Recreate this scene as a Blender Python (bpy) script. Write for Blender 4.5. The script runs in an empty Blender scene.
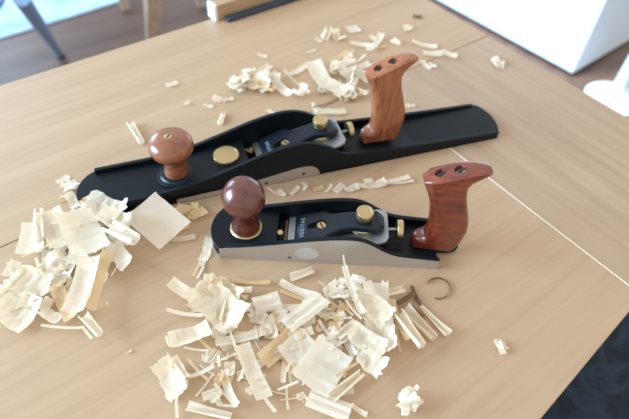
import bpy, bmesh, math, random
import numpy as np
from mathutils import Vector, Matrix

C = bpy.context.scene.collection
PI = math.pi
TZ = 0.75                      # height of the table top above the floor (m)
rnd = random.Random(7)

# ------------------------------------------------------------------ camera
F, PITCH, ROLL, CH = 538.976, 0.843238, 0.0528690, 479.612     # px, rad, rad, mm above the table
cp, sp = math.cos(PITCH), math.sin(PITCH)
_fw = np.array([0, cp, -sp]); _r0 = np.array([1., 0, 0]); _u0 = np.array([0, sp, cp])
_rt = _r0*math.cos(ROLL) + _u0*math.sin(ROLL)
_up = -_r0*math.sin(ROLL) + _u0*math.cos(ROLL)

def at(px, py, z=0.0):
    """point (mm, table frame) seen at a picture position, at height z above the table top"""
    d = _fw + _rt*(px-314.5)/F + _up*(209.5-py)/F
    return np.array([0, 0, CH]) + d*((z-CH)/d[2])

cam = bpy.data.cameras.new('camera')
co = bpy.data.objects.new('camera', cam); C.objects.link(co)
m = Matrix(((_rt[0], _up[0], -_fw[0], 0), (_rt[1], _up[1], -_fw[1], 0), (_rt[2], _up[2], -_fw[2], 0), (0, 0, 0, 1)))
m.translation = Vector((0, 0, CH/1000+TZ))
co.matrix_world = m
cam.sensor_width = 36.0; cam.lens = F/629*36.0
cam.clip_start = 0.02; cam.clip_end = 60
cam.dof.use_dof = True; cam.dof.focus_distance = 0.53; cam.dof.aperture_fstop = 5.0
bpy.context.scene.camera = co

# ------------------------------------------------------------------ materials
def newmat(name):
    mt = bpy.data.materials.new(name); mt.use_nodes = True
    nt = mt.node_tree
    return mt, nt, nt.nodes['Principled BSDF']

def lk(nt, a, b): nt.links.new(a, b)

def plain(name, col, rough=.5, metal=0., coat=0., bump=0., bscale=400., spec=.5):
    mt, nt, b = newmat(name)
    b.inputs['Base Color'].default_value = (*col, 1); b.inputs['Roughness'].default_value = rough
    b.inputs['Metallic'].default_value = metal; b.inputs['Coat Weight'].default_value = coat
    b.inputs['Coat Roughness'].default_value = .12
    b.inputs['Specular IOR Level'].default_value = spec
    if bump:
        tc = nt.nodes.new('ShaderNodeTexCoord'); n = nt.nodes.new('ShaderNodeTexNoise'); n.inputs['Scale'].default_value = bscale
        n.inputs['Detail'].default_value = 3
        bp = nt.nodes.new('ShaderNodeBump'); bp.inputs['Strength'].default_value = bump; bp.inputs['Distance'].default_value = .0004
        lk(nt, tc.outputs['Object'], n.inputs['Vector']); lk(nt, n.outputs['Fac'], bp.inputs['Height']); lk(nt, bp.outputs['Normal'], b.inputs['Normal'])
    return mt

def ramp(nt, fac, stops):
    r = nt.nodes.new('ShaderNodeValToRGB'); e = r.color_ramp.elements
    while len(e) < len(stops): e.new(.5)
    for i, (p, c) in enumerate(stops): e[i].position = p; e[i].color = (*c, 1)
    lk(nt, fac, r.inputs['Fac']); return r

def wood(name, c0, c1, c2, scale=(3, 40, 40), rough=.45, coat=0., rot=0., detail=6., dist=1.2, bump=.05, pore=None):
    mt, nt, b = newmat(name)
    tc = nt.nodes.new('ShaderNodeTexCoord'); mp = nt.nodes.new('ShaderNodeMapping')
    mp0 = nt.nodes.new('ShaderNodeMapping'); mp0.inputs['Rotation'].default_value = (0, 0, rot)
    lk(nt, tc.outputs['Object'], mp0.inputs['Vector']); lk(nt, mp0.outputs['Vector'], mp.inputs['Vector'])
    mp.inputs['Scale'].default_value = scale
    n = nt.nodes.new('ShaderNodeTexNoise'); n.inputs['Scale'].default_value = 1; n.inputs['Detail'].default_value = detail
    n.inputs['Distortion'].default_value = dist; n.inputs['Roughness'].default_value = .6
    lk(nt, mp.outputs['Vector'], n.inputs['Vector'])
    r = ramp(nt, n.outputs['Fac'], [(.3, c0), (.52, c1), (.72, c2)])
    col = r.outputs['Color']
    if pore:
        mp2 = nt.nodes.new('ShaderNodeMapping'); mp2.inputs['Scale'].default_value = tuple(s*pore[1] for s in scale)
        lk(nt, mp0.outputs['Vector'], mp2.inputs['Vector'])
        n2 = nt.nodes.new('ShaderNodeTexNoise'); n2.inputs['Scale'].default_value = 1; n2.inputs['Detail'].default_value = 2
        lk(nt, mp2.outputs['Vector'], n2.inputs['Vector'])
        r2 = ramp(nt, n2.outputs['Fac'], [(.3, (pore[0],)*3), (.48, (1, 1, 1))])
        mx = nt.nodes.new('ShaderNodeMix'); mx.data_type = 'RGBA'; mx.blend_type = 'MULTIPLY'; mx.inputs['Factor'].default_value = 1
        lk(nt, col, mx.inputs['A']); lk(nt, r2.outputs['Color'], mx.inputs['B']); col = mx.outputs['Result']
    lk(nt, col, b.inputs['Base Color'])
    b.inputs['Roughness'].default_value = rough; b.inputs['Coat Weight'].default_value = coat; b.inputs['Coat Roughness'].default_value = .1
    bp = nt.nodes.new('ShaderNodeBump'); bp.inputs['Strength'].default_value = bump; bp.inputs['Distance'].default_value = .0005
    lk(nt, n.outputs['Fac'], bp.inputs['Height']); lk(nt, bp.outputs['Normal'], b.inputs['Normal'])
    return mt

def shaving_mat(name, c0, c1, trans=.4):
    mt, nt, b = newmat(name)
    out = nt.nodes['Material Output']
    tc = nt.nodes.new('ShaderNodeTexCoord'); mp = nt.nodes.new('ShaderNodeMapping'); mp.inputs['Scale'].default_value = (45, 700, 200)
    oi = nt.nodes.new('ShaderNodeObjectInfo')
    n = nt.nodes.new('ShaderNodeTexNoise'); n.inputs['Scale'].default_value = 1; n.inputs['Detail'].default_value = 3
    lk(nt, tc.outputs['Object'], mp.inputs['Vector']); lk(nt, mp.outputs['Vector'], n.inputs['Vector'])
    ad = nt.nodes.new('ShaderNodeMath'); ad.operation = 'MULTIPLY_ADD'; ad.inputs[1].default_value = .4
    lk(nt, oi.outputs['Random'], ad.inputs[0])
    m2 = nt.nodes.new('ShaderNodeMath'); m2.operation = 'MULTIPLY'; m2.inputs[1].default_value = .75
    lk(nt, n.outputs['Fac'], m2.inputs[0]); lk(nt, m2.outputs[0], ad.inputs[2])
    r = ramp(nt, ad.outputs[0], [(.2, c0), (.75, c1)])
    lk(nt, r.outputs['Color'], b.inputs['Base Color']); b.inputs['Roughness'].default_value = .5
    bp = nt.nodes.new('ShaderNodeBump'); bp.inputs['Strength'].default_value = .6; bp.inputs['Distance'].default_value = .0007
    lk(nt, n.outputs['Fac'], bp.inputs['Height']); lk(nt, bp.outputs['Normal'], b.inputs['Normal'])
    tr = nt.nodes.new('ShaderNodeBsdfTranslucent'); tr.inputs['Color'].default_value = (.98, .85, .62, 1) if c1[2] > .4 else (.3, .18, .1, 1)
    mx = nt.nodes.new('ShaderNodeMixShader'); mx.inputs[0].default_value = trans
    lk(nt, b.outputs[0], mx.inputs[1]); lk(nt, tr.outputs[0], mx.inputs[2]); lk(nt, mx.outputs[0], out.inputs['Surface'])
    return mt

TH = 0.675922                                                     # direction of the table's long edges
M = {}
M['table_a'] = wood('table maple', (.425, .28, .166), (.457, .306, .185), (.49, .335, .207), (1.6, 34, 34), .42, rot=-TH, bump=.03, pore=(.92, 4))
M['table_b'] = wood('table maple end', (.36, .245, .154), (.41, .28, .177), (.455, .318, .204), (34, 1.6, 34), .42, rot=-TH, bump=.03, pore=(.92, 4))
M['table_c'] = wood('table maple far', (.425, .28, .166), (.457, .306, .185), (.49, .335, .207), (1.3, 26, 26), .42, rot=-TH, bump=.03, pore=(.92, 4))
M['lit_edge'] = plain('pale strip', (.86, .76, .62), .4)  # highlight of the lit joint edge, put into the colour
M['edge'] = plain('table edge', (.30, .22, .15), .5)
M['black'] = plain('black enamel', (.003, .006, .010), .42, bump=.12, bscale=900, spec=.22)
M['capblack'] = plain('black lever cap', (.005, .011, .019), .36, bump=.08, bscale=900, spec=.32)
M['letter'] = plain('worn lettering', (.30, .42, .52), .4)
M['steel'] = plain('ground steel', (.56, .54, .52), .42, .8, bump=.05, bscale=300)
M['dish'] = plain('dish steel', (.66, .70, .76), .4, .8)
M['blade'] = plain('blade steel', (.36, .38, .40), .5, 1.)
M['brass'] = plain('brass', (.53, .42, .225), .38, 1.)
M['nut'] = plain('nut steel', (.30, .30, .28), .38, 1.)
M['dark'] = plain('dark slot', (.01, .01, .01), .6)
M['rose_f'] = wood('bubinga light', (.20, .058, .020), (.34, .112, .043), (.44, .165, .07), (60, 60, 7), .38, coat=.55, dist=2.2, pore=(.6, 6))
M['rose_n'] = wood('rosewood red', (.10, .015, .007), (.18, .028, .012), (.26, .05, .02), (10, 60, 60), .32, coat=.65, dist=1.6, pore=(.55, 5))
M['knob_f'] = wood('knob brown', (.17, .055, .022), (.27, .088, .034), (.36, .13, .055), (14, 45, 45), .34, coat=.6, dist=2.0, pore=(.7, 3))
M['knob_n'] = wood('knob dark red', (.085, .017, .011), (.12, .026, .016), (.16, .038, .023), (30, 30, 30), .30, coat=.65, dist=2.5, pore=(.5, 4))
M['shave'] = shaving_mat('cream shaving', (.96, .87, .70), (.995, .975, .92), .28)
M['shave2'] = shaving_mat('tan shaving', (.82, .62, .38), (.92, .77, .54), .36)
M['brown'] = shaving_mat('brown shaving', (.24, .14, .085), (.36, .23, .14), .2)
M['navy'] = None
M['floor'] = None

# ------------------------------------------------------------------ mesh helpers (mm in, metres out)
def link(name, bm, mat, parent=None, ang=40, bevel=0, seg=2, mm=True, bang=35):
    if mm:
        bmesh.ops.scale(bm, vec=(.001,)*3, verts=bm.verts)
    bmesh.ops.recalc_face_normals(bm, faces=bm.faces)
    me = bpy.data.meshes.new(name); bm.to_mesh(me); bm.free()
    for p in me.polygons: p.use_smooth = True
    me.set_sharp_from_angle(angle=math.radians(ang))
    me.materials.append(mat)
    o = bpy.data.objects.new(name, me); C.objects.link(o)
    if parent: o.parent = parent
    if bevel:
        b = o.modifiers.new('bevel', 'BEVEL'); b.width = bevel*.001; b.segments = seg; b.limit_method = 'ANGLE'; b.angle_limit = math.radians(bang)
        b.harden_normals = False
    return o

def tag(o, label, cat, group=None, kind=None):
    if label: o['label'] = label
    if cat: o['category'] = cat
    if group: o['group'] = group
    if kind: o['kind'] = kind
    return o

def empty(name, loc, rz=0.):
    o = bpy.data.objects.new(name, None); o.empty_display_size = .02; C.objects.link(o)
    o.location = loc; o.rotation_euler = (0, 0, rz); return o

def prism(bm, pts, a, b, f):
    """polygon pts extruded from a to b; f(x, y, w) -> 3D"""
    lo = [bm.verts.new(f(x, y, a)) for x, y in pts]; hi = [bm.verts.new(f(x, y, b)) for x, y in pts]
    n = len(pts)
    bm.faces.new(lo[::-1]); bm.faces.new(hi)
    for i in range(n): bm.faces.new((lo[i], lo[(i+1) % n], hi[(i+1) % n], hi[i]))

FLAT = lambda x, y, w: (x, y, w)          # plan outline, extruded up
SIDE = lambda x, y, w: (x, w, y)          # side profile (u, z), extruded across v

def box(bm, x0, x1, y0, y1, z0, z1): prism(bm, [(x0, y0), (x1, y0), (x1, y1), (x0, y1)], z0, z1, FLAT)

def lathe(bm, prof, c=(0, 0, 0), axis='z', seg=40):
    rings = []
    for r, z in prof:
        ring = []
        for i in range(seg):
            a = 2*PI*i/seg; p = (r*math.cos(a), r*math.sin(a), z)
            if axis == 'x': p = (p[2], p[0], p[1])
            if axis == 'y': p = (p[0], p[2], p[1])
            ring.append(bm.verts.new((p[0]+c[0], p[1]+c[1], p[2]+c[2])))
        rings.append(ring)
    for a, b in zip(rings, rings[1:]):
        for i in range(seg): bm.faces.new((a[i], a[(i+1) % seg], b[(i+1) % seg], b[i]))
    bm.faces.new(rings[0][::-1]); bm.faces.new(rings[-1])

def tube(bm, pts, rad, seg=14):
    """tapered tube along pts"""
    pts = [Vector(p) for p in pts]; rings = []
    for i, p in enumerate(pts):
        t = (pts[min(i+1, len(pts)-1)]-pts[max(i-1, 0)]).normalized()
        a = t.orthogonal().normalized(); b = t.cross(a)
        r = rad[i] if isinstance(rad, (list, tuple)) else rad
        rings.append([bm.verts.new(p+(a*math.cos(2*PI*k/seg)+b*math.sin(2*PI*k/seg))*r) for k in range(seg)])
    for A, B in zip(rings, rings[1:]):
        j = min(range(seg), key=lambda k: (B[k].co-A[0].co).length)
        for i in range(seg): bm.faces.new((A[i], A[(i+1) % seg], B[(i+1+j) % seg], B[(i+j) % seg]))
    bm.faces.new(rings[0][::-1]); bm.faces.new(rings[-1])

def smooth_poly(pts, it=2):
    for _ in range(it):
        q = []
        for i in range(len(pts)):
            a, b = pts[i], pts[(i+1) % len(pts)]
            q += [(a[0]*.75+b[0]*.25, a[1]*.75+b[1]*.25), (a[0]*.25+b[0]*.75, a[1]*.25+b[1]*.75)]
        pts = q
    return pts

def lerp(tab, x):
    if x <= tab[0][0]: return tab[0][1]
    for (a, va), (b, vb) in zip(tab, tab[1:]):
        if x <= b: return va+(vb-va)*(x-a)/(b-a)
    return tab[-1][1]

def smooth_tab(tab, u0, u1, step=3, rad=5):
    out = []; u = u0
    while u < u1-1e-6: out.append(u); u += step
    out.append(u1)
    return [(x, sum(lerp(tab, x+d) for d in np.linspace(-rad, rad, 9))/9) for x in out]

def cut(o, bms):
    """boolean-cut closed shapes out of o, applied"""
    cs = []
    for bm in bms:
        bmesh.ops.recalc_face_normals(bm, faces=bm.faces)
        bmesh.ops.scale(bm, vec=(.001,)*3, verts=bm.verts)
        me = bpy.data.meshes.new('c'); bm.to_mesh(me); bm.free()
        c = bpy.data.objects.new('c', me); C.objects.link(c); c.parent = o.parent; cs.append(c)
        md = o.modifiers.new('cut', 'BOOLEAN'); md.operation = 'DIFFERENCE'; md.object = c; md.solver = 'EXACT'
    bpy.context.view_layer.update()
    dg = bpy.context.evaluated_depsgraph_get()
    me = bpy.data.meshes.new_from_object(o.evaluated_get(dg))
    o.modifiers.clear(); o.data = me
    for p in me.polygons: p.use_smooth = True
    me.set_sharp_from_angle(angle=math.radians(38))
    for c in cs: bpy.data.objects.remove(c)

# ------------------------------------------------------------------ the table
D = np.array([math.cos(TH), math.sin(TH)]); N = np.array([-math.sin(TH), math.cos(TH)])
def dn(d, n): return tuple(d*D+n*N)
E1, S_, E2, G_ = 785.9, 484.55, 747.8, 482.7
bA, bB = np.array([213., 190.]), np.array([333., 307.])          # the front edge, as it runs
def bn(d):
    a = (bA@D, bA@N); b = (bB@D, bB@N)
    return a[1]+(b[1]-a[1])*(d-a[0])/(b[0]-a[0])
LEFT = -620.
table = tag(empty('workbench_table', (0, 0, TZ)), 'pale maple work table with jointed boards under the two hand planes and shavings', 'table')
g = .55
TT = 26
bm = bmesh.new(); prism(bm, [dn(LEFT, bn(-100)), dn(-100, bn(-100)), dn(G_-1.2, bn(G_-1.2)), dn(G_-1.2, S_-g), dn(LEFT, S_-g)], -TT, 0, FLAT)
link('tabletop_board', bm, M['table_a'], table, bevel=.8, seg=2)
bm = bmesh.new(); prism(bm, [dn(LEFT, S_+g), dn(E2, S_+g), dn(E2, E1), dn(LEFT, E1)], -TT, 0, FLAT)
link('tabletop_board', bm, M['table_c'], table, bevel=.8, seg=2)
bm = bmesh.new(); prism(bm, [dn(G_+1.2, bn(G_+1)), dn(E2, bn(E2)), dn(E2, S_-g), dn(G_+1.2, S_-g)], -TT, 0, FLAT)
o = link('tabletop_board', bm, M['table_b'], table, bevel=.8, seg=2)
bm = bmesh.new(); prism(bm, [dn(G_-.75, bn(G_)+.5), dn(G_+.75, bn(G_)+.5), dn(G_+.75, S_-1), dn(G_-.75, S_-1)], -TT+2, .12, FLAT)  # pale strip paints the light caught along the end board's edge
tag(link('lit_edge_strip', bm, M['lit_edge'], table), 'thin pale strip painting the lit edge at the joint of the end board', None)
bm = bmesh.new(); prism(bm, [dn(LEFT+40, 130), dn(E2-50, 130), dn(E2-50, E1-30), dn(LEFT+40, E1-30)], -95, -TT-.2, FLAT)
link('apron', bm, M['edge'], table)
for d, n in [(LEFT+70, 265), (E2-85, 265), (E2-85, E1-70), (LEFT+70, E1-70)]:
    bm = bmesh.new(); prism(bm, [dn(d-28, n-28), dn(d+28, n-28), dn(d+28, n+28), dn(d-28, n+28)], -750, -95.2, FLAT)
    link('leg', bm, M['edge'], table, bevel=2)

# ------------------------------------------------------------------ hand planes
def arc_outline(u0, bulge, W, u1, heel=0, n=14):
    pts = []
    for i in range(n+1):
        t = i/n*2-1; pts.append((u0-bulge*(1-t*t)**.8 if abs(t) < 1 else u0, W/2-t*W/2))
    for i in range(n+1):
        t = i/n*2-1; pts.append((u1+heel*(1-t*t)**.8 if abs(t) < 1 else u1, W/2+t*W/2))
    out = []
    for p in pts:
        if not out or math.dist(out[-1], p) > .3: out.append(p)
    return out

def cheek(bm, prof, v0, v1, zlow=0.):
    us = [p[0] for p in prof]
    prism(bm, [(us[0], zlow)]+[(us[-1], zlow)]+[p for p in prof[::-1]], v0, v1, SIDE)

def screw_head(name, parent, c, r, h, mat, ang=0., slotw=None):
    bm = bmesh.new(); lathe(bm, [(r, 0), (r, h*.75), (r*.9, h)], c, seg=28)
    o = link(name, bm, mat, parent)
    bm = bmesh.new(); s = slotw or r*.16
    rot = Matrix.Rotation(ang, 4, 'Z')
    vs = [Vector((x, y, z)) for z in (0, .15) for x, y in ((-r*.85, -s), (r*.85, -s), (r*.85, s), (-r*.85, s))]
    q = [bm.verts.new(rot@v+Vector((c[0], c[1], c[2]+h))) for v in vs]
    for f in ((0, 1, 2, 3), (4, 5, 6, 7), (0, 1, 5, 4), (1, 2, 6, 5), (2, 3, 7, 6), (3, 0, 4, 7)): bm.faces.new([q[i] for i in f])
    link('screw_slot', bm, M['dark'], o)
    return o

def mechanism(root, du, vc, dz, bw):
    """blade, lever cap, knobs and adjuster; du shifts along the plane"""
    f = lambda u, v, z: (u+du, vc+v, z+dz)
    zb = lambda u: 8+(u-88)*.2126
    # blade
    bm = bmesh.new()
    pl = [(88, -bw/2), (187, -bw/2), (194, -bw/2+2), (197, -bw/2+7), (197, bw/2-7), (194, bw/2-2), (187, bw/2), (88, bw/2)]
    prism(bm, pl, 0, 3.6, lambda x, y, w: f(x, y, zb(x)+w))
    link('blade', bm, M['blade'], root, bevel=.4, seg=1)
    # lever cap: lofted stations
    hw = [(96, bw/2-3), (127, bw/2-3.5), (133, bw/2-8), (139, 13), (147, 10.5), (158, 10.5), (166, 12.5), (174, 13.5), (184, 13.5), (189, 11), (192, 7)]
    zt = [(96, 17), (99, 21), (115, 26.5), (128, 31), (145, 37), (160, 42.5), (170, 44), (186, 43), (192, 40)]
    zl = [(96, 13.5), (118, 17.5), (128, 20), (146, 28), (158, 34), (170, 36), (192, 36)]
    st = [96, 99, 104, 110, 116, 122, 127, 130, 133, 136, 139, 143, 147, 152, 157, 162, 167, 172, 178, 184, 187, 189.5, 191, 192]
    bm = bmesh.new(); rings = []
    for u in st:
        w, a, b = lerp(hw, u), lerp(zt, u), lerp(zl, u)
        c = min(1.6, (a-b)*.3)
        ring = [(-w, b), (w, b), (w, a-c), (w-c*1.1, a), (-w+c*1.1, a), (-w, a-c)]
        rings.append([bm.verts.new(f(u, v, z)) for v, z in ring])
    for A, B in zip(rings, rings[1:]):
        for i in range(6): bm.faces.new((A[i], A[(i+1) % 6], B[(i+1) % 6], B[i]))
    bm.faces.new(rings[0][::-1]); bm.faces.new(rings[-1])
    cap = link('lever_cap', bm, M['capblack'], root, ang=45)
    cb = bmesh.new()
    pts = [(124+6.6*math.cos(a), 6.6*math.sin(a)) for a in np.linspace(-2.2, 2.2, 22)]
    pts += [(113.5+4.4*math.cos(a), 4.4*math.sin(a)) for a in np.linspace(1.7, 2*PI-1.7, 14)]
    prism(cb, pts, 5, 60, lambda x, y, w: f(x, y, w))
    cut(cap, [cb])
    screw_head('cap_screw', root, f(125, 0, zb(125)+3.4), 5.4, 9.5, M['brass'], ang=-1.1)
    # lettering cast on the cap
    cu = bpy.data.curves.new('t', 'FONT'); cu.body = 'VERITAS'; cu.size = 6.2; cu.extrude = .12; cu.align_x = 'CENTER'; cu.align_y = 'CENTER'; cu.space_character = 1.25
    to = bpy.data.objects.new('t', cu); C.objects.link(to); bpy.context.view_layer.update()
    me = bpy.data.meshes.new_from_object(to.evaluated_get(bpy.context.evaluated_depsgraph_get())); bpy.data.objects.remove(to)
    bm = bmesh.new(); bm.from_mesh(me)
    sl = (26.5-21)/16
    for v in bm.verts:
        x, y, z = v.co; u = 104.3-y
        v.co = f(u, x, 21+(u-99)*sl+z+.02)
    link('lettering', bm, M['letter'], root)
    # brass cap knob with stem and lower spin wheel
    bm = bmesh.new(); lathe(bm, [(7.5, 44), (7.5, 46.5), (9.3, 47.2), (9.5, 48), (9.5, 54), (9, 55), (6.8, 55.2), (6.4, 54.9)], f(170, 0, 0))
    link('cap_knob', bm, M['brass'], root, ang=30)
    bm = bmesh.new(); lathe(bm, [(4, zb(169)+3.2), (4, 28.8), (12.5, 29), (13.6, 30), (13.6, 34.5), (12.6, 35.4), (4, 35.5), (4, 36.5)], f(169, 0, 0))
    link('lock_wheel', bm, M['brass'], root, ang=30)
    # adjuster
    bm = bmesh.new(); tube(bm, [f(190, 0, 27), f(209, 0, 28.5)], 1.8)
    rod = link('adjuster_rod', bm, M['nut'], root)
    bm = bmesh.new(); lathe(bm, [(4, -1.5), (10.4, -1), (10.8, -.4), (10.8, 4.8), (10.2, 5.4), (3, 6)], f(208, 0, 28.5), axis='x', seg=48)
    link('adjuster_wheel', bm, M['brass'], root, ang=30)
    bm = bmesh.new(); prism(bm, [(86, 0), (200, 0), (200, 8), (192, zb(192)-.3), (94, zb(94)-.3)], -bw/2+1, bw/2-1, lambda x, y, w: f(x, w, y if y > 0 else 4-dz))
    link('blade_bed', bm, M['black'], root)

HPROF = [(227.5, 8), (224.8, 12), (224.6, 16.5), (226.6, 21), (231, 23.6), (235.6, 25.2), (238.4, 28.5), (239.2, 36), (238.6, 48), (236.6, 62), (233, 80), (227.5, 95), (222.8, 104.5), (221, 109.5),
         (229, 113.2), (240, 117.8), (250, 121.4), (260, 124.2), (270, 126.2), (278, 126.8), (284, 125.6), (286.3, 122.6), (284.5, 119), (277, 115), (269.5, 110), (266.5, 104), (267, 95), (271, 80), (276, 64),
         (279.5, 50), (280.5, 40), (280.2, 28), (278, 18), (274.5, 11.5), (269, 8)]
def wfac(u, z):
    if z > 100: return lerp([(219, .62), (222, .74), (226, .88), (233, 1.), (252, 1.), (264, .9), (276, .7), (284, .5), (287, .4)], u)
    if z < 33: return lerp([(223.5, .5), (226, .66), (229.5, .84), (234.5, .96), (238, 1.), (274, 1.), (281, .82)], u)
    return 1.
def handle(root, du, vc, dz, mat, th=25):
    """pistol-grip tote: the profile is swept across with rounded flanks"""
    cx = sum(p[0] for p in HPROF)/len(HPROF); cz = 70
    prof = HPROF
    nrm = []
    n = len(prof)
    for i in range(n):
        a, b = prof[i-1], prof[(i+1) % n]
        t = Vector((b[0]-a[0], b[1]-a[1])).normalized(); nrm.append((t.y, -t.x))    # inward for clockwise loop
    R = 7.0
    st = [(-th/2, R), (-th/2+.5, R*.72), (-th/2+1.7, R*.4), (-th/2+3.6, R*.16), (-th/2+6.5, 0)]
    st = st+[(-v, i) for v, i in st[::-1]]
    bm = bmesh.new(); rings = []
    for v, ins in st:
        ring = []
        for (u, z), nn in zip(prof, nrm):
            k = ins
            if z > 105 and nn[1] < -.8: k = ins*.25                # crisp flat top facet
            if z < 10: k = ins*.2
            ring.append(bm.verts.new((u+nn[0]*k+du, vc+v*wfac(u, z), z+nn[1]*k+dz)))
        rings.append(ring)
    for A, B in zip(rings, rings[1:]):
        for i in range(n): bm.faces.new((A[i], A[(i+1) % n], B[(i+1) % n], B[i]))
    bm.faces.new(rings[0]); bm.faces.new(rings[-1][::-1])
    h = link('handle', bm, mat, root, ang=42)
    ax = Vector((-.375, 0, 1)).normalized()
    cuts = []; cs = []
    for u, z in ((236.5, 116.8), (254, 123.8)):
        c = Vector((u+du, vc, z+dz)); cs.append(c)
        q = ax.to_track_quat('Z', 'Y').to_matrix()
        b = bmesh.new(); lathe(b, [(5.4, -9), (5.4, 6)], seg=28)
        for v in b.verts: v.co = q@v.co+c
        cuts.append(b)
    cut(h, cuts)
    for c in cs:
        q = ax.to_track_quat('Z', 'Y').to_matrix()
        b = bmesh.new(); lathe(b, [(5.25, -8.9), (5.25, -5.2), (4.6, -4.6), (2.2, -4.6), (2.0, -6)], seg=28)
        for v in b.verts: v.co = q@v.co+c
        nn = link('barrel_nut', b, M['nut'], h)
        b = bmesh.new(); box(b, -.6, .6, -4.4, 4.4, -4.62, -4.45)
        for v in b.verts: v.co = q@(Matrix.Rotation(.6, 3, 'Z')@v.co)+c
        link('screw_slot', b, M['dark'], nn)
    return h

# ---- near, smaller plane
NPOSE = (-116.278, 349.151, .001257)
root = tag(empty('hand_plane', (NPOSE[0]/1000, NPOSE[1]/1000, TZ), NPOSE[2]), 'smaller nearer hand plane with bright steel side and round ball front knob', 'hand plane')
W = 60
bm = bmesh.new(); prism(bm, arc_outline(16, 13, W, 77), 5.2, 18, FLAT); body = bm
box(bm, 77, 254, 4, W-4, 5.2, 6.5)
prism(bm, [(196, 5.2), (253.6, 5.2), (253.6, 7.6), (206, 7.6)], 4, W-4, SIDE)
prof = smooth_tab([(16, 18.3), (39, 21), (60, 25), (82, 30), (103, 35), (124, 39.5), (144, 42.5), (157, 43), (166, 42.2), (176, 38), (188, 29.5), (199, 22.5), (210, 19), (232, 17), (254, 15)], 24, 253.8)
for v0, v1 in ((.25, 5), (W-5, W-.25)): cheek(bm, prof, v0, v1, 5.2)
prism(bm, smooth_poly([(236, W/2-11), (279, W/2-11), (279, W/2+11), (236, W/2+11)], 2), 4, 7.9, FLAT)
link('body', bm, M['black'], root, bevel=.7, seg=2)
bm = bmesh.new(); prism(bm, arc_outline(16, 13, W, 76), 0, 5.1, FLAT); box(bm, 92, 254, .1, W-.1, 0, 5.1); box(bm, 76, 92, .1, 4, 0, 5.1); box(bm, 76, 92, W-4, W-.1, 0, 5.1)
link('sole', bm, M['steel'], root)
for s, v0, v1 in ((0, -.3, .24), (1, W-.24, W+.3)):
    bm = bmesh.new(); pr = [(u, z-1.4) for u, z in prof]
    prism(bm, [(16, 0), (254, 0)]+pr[::-1]+[(16, 16.6)], v0, v1, SIDE)
    sd = tag(link('side_cheek', bm, M['steel'], root), 'bright ground steel side', None)
    if s == 0:
        # shallow oval finger dish
        bm = bmesh.new(); rings = []
        for k, (r, dep) in enumerate(((1.04, -.34), (1., -.62), (.96, -.45), (.7, -.36), (.35, -.32), (.02, -.31))):
            rings.append([bm.verts.new((110.5+12.6*r*math.cos(a), dep, 15.5+9.6*r*math.sin(a))) for a in np.linspace(0, 2*PI, 36, endpoint=False)])
        for A, B in zip(rings, rings[1:]):
            for i in range(36): bm.faces.new((A[i], A[(i+1) % 36], B[(i+1) % 36], B[i]))
        tag(link('finger_dish', bm, M['dish'], sd, ang=60), 'oval finger dish', None)
        bm = bmesh.new(); lathe(bm, [(1.7, -.5), (1.7, .1)], (92, 0, 7.5), axis='y', seg=16)
        link('set_screw', bm, M['dark'], sd)
# knob: ball on a waisted neck, with brass ring
KU, KV = 42, 30
bm = bmesh.new(); lathe(bm, [(13.5, 18), (17.6, 18), (17.8, 19.2), (16.8, 20.2), (13.5, 20.3)], (KU, KV, 0))
link('knob_ring', bm, M['brass'], root)
prof_k = [(12, 20.2), (15.3, 20.4), (15.8, 22.5), (15.2, 26), (13.6, 31), (12.7, 36), (13, 41), (14.4, 45.5)]
zc, R = 66.5, 23.0
prof_k += [(R*math.sin(a), zc-R*math.cos(a)) for a in np.linspace(.72, PI-.02, 26)]
bm = bmesh.new(); lathe(bm, prof_k, (KU, KV, 0), seg=56)
link('front_knob', bm, M['knob_n'], root, ang=70)
mechanism(root, 0, W/2, 0, 48)
bm = bmesh.new(); box(bm, 84.5, 87, W/2-21, W/2+21, 5.2, 9.5)
link('mouth_bar', bm, plain('mouth brown', (.20, .09, .05), .4), root, bevel=.4)
bm = bmesh.new(); lathe(bm, [(3.6, 0), (3.6, 2.5), (3, 3)], (79.5, W/2-3, 14), seg=20)
link('mouth_screw', bm, M['brass'], root)
handle(root, 0, W/2, 0, M['rose_n'])

# ---- far, longer plane
FPOSE = (-273.70, 384.07, .354032)
root = tag(empty('hand_plane', (FPOSE[0]/1000, FPOSE[1]/1000, TZ), FPOSE[2]), 'longer farther all-black hand plane with mushroom front knob and brown tote', 'hand plane')
W = 68; DU = 136.; DZ = 5.
bm = bmesh.new(); prism(bm, arc_outline(28, 20, W, 212), 4, 13, FLAT)
box(bm, 212, 559, 4, W-4, 4, 5.5)
prism(bm, arc_outline(330, 0, W-2, 553, 11)[:], 4, 8.2, lambda x, y, w: (x, y+1, w))
prism(bm, [(330, 4), (450, 4), (430, 8.4), (336, 13)], 4, W-4, SIDE)
prof = smooth_tab([(30, 18.6), (95, 20), (130, 24), (153, 28), (187, 38), (225, 49.5), (245, 54), (262, 56.2), (275, 56), (285, 54), (297, 49.5), (310, 41.5), (321, 31), (335, 24.5), (376, 21), (434, 16.5), (493, 13), (549, 10.5)], 31, 548)
for v0, v1 in ((0, 5), (W-5, W)): cheek(bm, prof, v0, v1, 0)
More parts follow.
